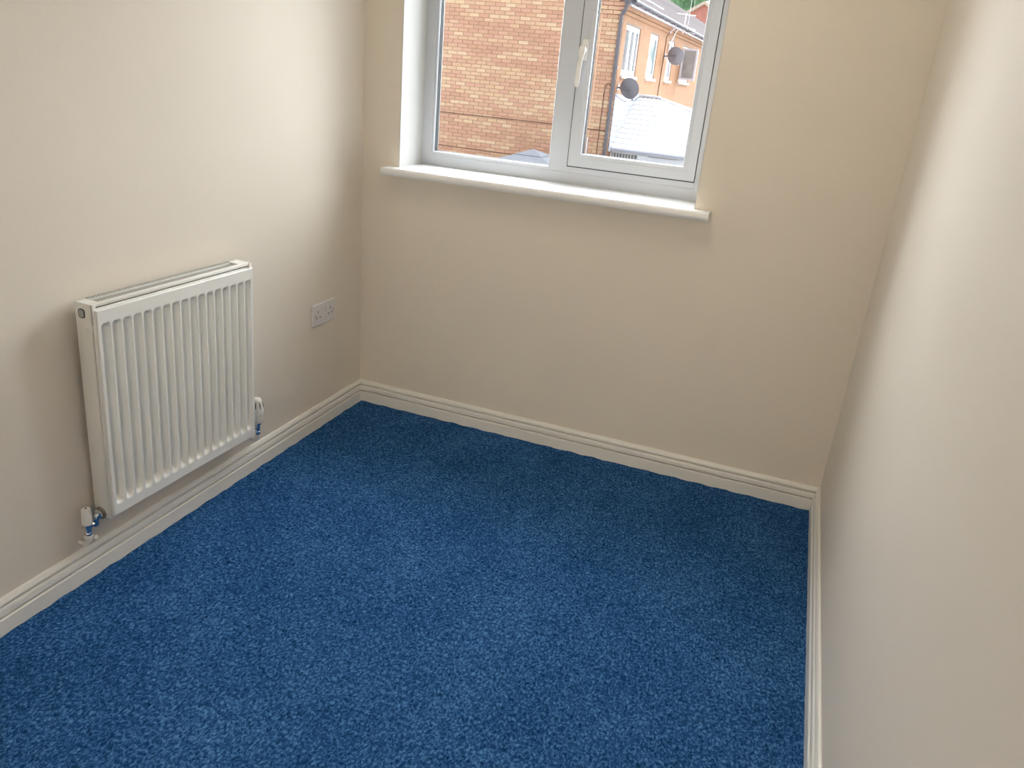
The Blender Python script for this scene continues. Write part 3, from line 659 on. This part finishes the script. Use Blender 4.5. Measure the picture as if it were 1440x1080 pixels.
b.box((cx0, cyR-0.05, zr+0.02), (ex+0.04, cyR+0.05, zr+0.045)); Cn(b, 'ridge_capping', M['white_out'])
b = MB()
for k in range(5): x = -2.06+k*0.095; b.box((x, cyR-0.056, zr-0.025), (x+0.035, cyR-0.045, zr-0.005))
Cn(b, 'vent_gaps', M['gutter'])
# lapped cladding on the house wall above the roof abutment and the small triangular saddle
for k in range(11):
    z0 = 0.02+k*0.100
    b = MB(); y1 = cyE+(cyR-cyE)*min(1, (z0+0.10-ze)/(zr-ze)+0.04)
    b.add([(AX+0.002, 13.23, z0), (AX+0.026, 13.23, z0), (AX+0.012, 13.23, z0+0.104), (AX+0.002, 13.23, z0+0.104), (AX+0.002, y1, z0), (AX+0.026, y1, z0), (AX+0.012, y1, z0+0.104), (AX+0.002, y1, z0+0.104)],
          [(0, 1, 2, 3), (7, 6, 5, 4), (0, 4, 5, 1), (1, 5, 6, 2), (2, 6, 7, 3), (3, 7, 4, 0)])
    Cn(b, 'cladding_board', M['shade_lilac'])
b = MB(); b.tube([(AX+0.03, 13.25, 1.13), (AX+0.03, 13.7, 1.06), (AX+0.03, 14.2, 1.02), (AX+0.03, 15.0, 1.08), (AX+0.03, 15.4, 1.12)], 0.03, 8); Cn(b, 'flashing', M['white_out'])
b = MB(); b.box((cx0, cyE-0.03, ze-0.035), (cxR, cyE+0.01, ze-0.004)); Cn(b, 'gutter', M['shade_lilac'])
# front wall: frames, two windows, posts
b = MB(); b.box((cx0, cyF, GZ), (cxR, cyF+0.06, -1.55)); b.box((cx0, cyF, -0.01), (cxR, cyF+0.06, ze)); b.box((-1.62, cyF-0.02, -1.55), (-1.40, cyF+0.06, 0.0)); b.box((cx0, cyF, -1.55), (-2.17, cyF+0.06, 0.0))
b.box((-1.40, cyF, -0.09), (cxR, cyF+0.06, 0.0)); b.box((-0.80, cyF-0.01, -1.55), (-0.62, cyF+0.06, 0)); b.box((0.4, cyF-0.01, -1.55), (0.55, cyF+0.06, 0)); b.box((cxR-0.1, cyF, -1.55), (cxR, cyF+0.06, 0)); b.box((-1.145, cyF, -1.55), (-1.125, cyF+0.06, -0.09))
b.box((cxR-0.06, cyF, GZ), (cxR, 17.2, ze)); b.box((cx0, 17.14, GZ), (cxR, 17.2, ze))
Cn(b, 'front_frame', M['white_out'])
for x0, x1, zt in ((-2.17, -1.62, -0.01), (-1.40, -0.80, -0.09), (-0.62, 0.4, -0.09), (0.55, 2.1, -0.09)):
    b = MB().box((x0, cyF+0.03, -1.55), (x1, cyF+0.035, zt)); Cn(b, 'pane', M['glass'])
b = MB().box((cx0, cyF+0.25, GZ), (cxR-0.1, cyF+0.28, ze-0.06)); Cn(b, 'room_backing', M['bdark'])  # flat sheet added to stand in for the dim room behind the slats
for k in range(9):
    x = -2.16+k*0.062
    b = MB(); b.add([(x, cyF+0.06, -1.5), (x+0.034, cyF+0.085, -1.5), (x+0.034, cyF+0.085, -0.02), (x, cyF+0.06, -0.02), (x, cyF+0.062, -1.5), (x+0.034, cyF+0.087, -1.5), (x+0.034, cyF+0.087, -0.02), (x, cyF+0.062, -0.02)], [(0, 1, 2, 3), (7, 6, 5, 4), (0, 4, 5, 1), (1, 5, 6, 2), (2, 6, 7, 3), (3, 7, 4, 0)])
    Cn(b, 'blind_slat', M['blind'])

# grey pyramid roof of an outbuilding below the gable
sx, sy, sz = -2.915, 10.6, 0.14; a_ = 1.55; hh = 0.60
ob = thing('outbuilding', 'small outbuilding with grey pyramid roof in front of the gable', 'outbuilding', (sx, sy, GZ))
b = MB(); z0 = sz-hh-GZ
for k in range(6):
    f0, f1 = k/6, (k+1)/6; r0, r1 = a_*(1-f0), a_*(1-f1); h0, h1 = z0+hh*f0, z0+hh*f1
    b.add([(-r0, -r0, h0), (r0, -r0, h0), (r0, r0, h0), (-r0, r0, h0), (-r1, -r1, h1-.006), (r1, -r1, h1-.006), (r1, r1, h1-.006), (-r1, r1, h1-.006)], [(0, 1, 5, 4), (1, 2, 6, 5), (2, 3, 7, 6), (3, 0, 4, 7)])
b.box((-a_, -a_, z0-0.06), (a_, a_, z0-0.001)); b.build('roof', M['felt'], ob, recalc=False)
b = MB().box((-a_+0.12, -a_+0.12, 0), (a_-0.12, a_-0.12, z0-0.05)); b.build('wall', M['shedwall'], ob)

# far red brick gable
rx_, rz_, ry_ = -8.415, 7.91, 66.0; hwid = 5.5; rise = hwid*0.62
rh = thing('red_brick_house', 'red brick house end with pale verges beyond the terrace', 'house', (rx_, ry_, GZ))
T = rz_-GZ
b = MB(); b.prism([(-hwid, 0), (hwid, 0), (hwid, T-rise-0.25), (0, T-0.25), (-hwid, T-rise-0.25)], lambda a, c, t: (a, t, c), 0, 9); b.build('wall', M['redbrick'], rh)
b = MB()
for s_ in (-1, 1): b.prism([(0, T-0.25), (s_*(hwid+0.3), T-rise-0.45), (s_*(hwid+0.3), T-rise-0.20), (0, T)], lambda a, c, t: (a, t, c), -0.25, -0.01)
b.build('verge_board', M['verge'], rh)
b = MB()
for s_ in (-1, 1): b.prism([(0, T-0.20), (s_*(hwid+0.3), T-rise-0.40), (s_*(hwid+0.3), T-rise-0.22), (0, T-0.02)], lambda a, c, t: (a, t, c), -0.005, 9.2)
b.build('roof', M['tile'], rh)
# trees at the back
def tree(x, y, h, r, sd, label):
    t = thing('tree', label, 'tree', (x, y, GZ), group='trees behind the roofs'); rr = random.Random(sd)
    b = MB(); b.tube([(0, 0, -0.1), (0.1, 0, h*0.3), (0, 0.1, h*0.7)], [0.35, 0.25, 0.1], 8); b.build('trunk', M['bark'], t, True)
    b = MB()
    for k in range(26):
        bm = bmesh.new(); bmesh.ops.create_icosphere(bm, subdivisions=3, radius=1)
        c = Vector((rr.gauss(0, r*0.45), rr.gauss(0, r*0.45), h*0.62+rr.uniform(-0.42, 0.42)*h*0.75)); rad_ = r*rr.uniform(0.28, 0.5)
        for v in bm.verts:
            n_ = v.co.copy(); d = 1+0.18*math.sin(n_.x*9+k)*math.sin(n_.y*11+k*2)*math.sin(n_.z*8)+rr.uniform(-0.13, 0.13)
            v.co = c+n_*rad_*d
        b.bm(bm)
    b.build('crown', M['leafA'], t, recalc=False)
tree(-13.0, 84, 19, 4.8, 1, 'tall green tree behind the ridge, left of the red gable'); tree(1.5, 96, 18, 4.2, 2, 'green tree farthest right, beyond the red gable'); tree(-30.0, 92, 20, 5.0, 3, 'green tree farthest left behind the terrace roof')
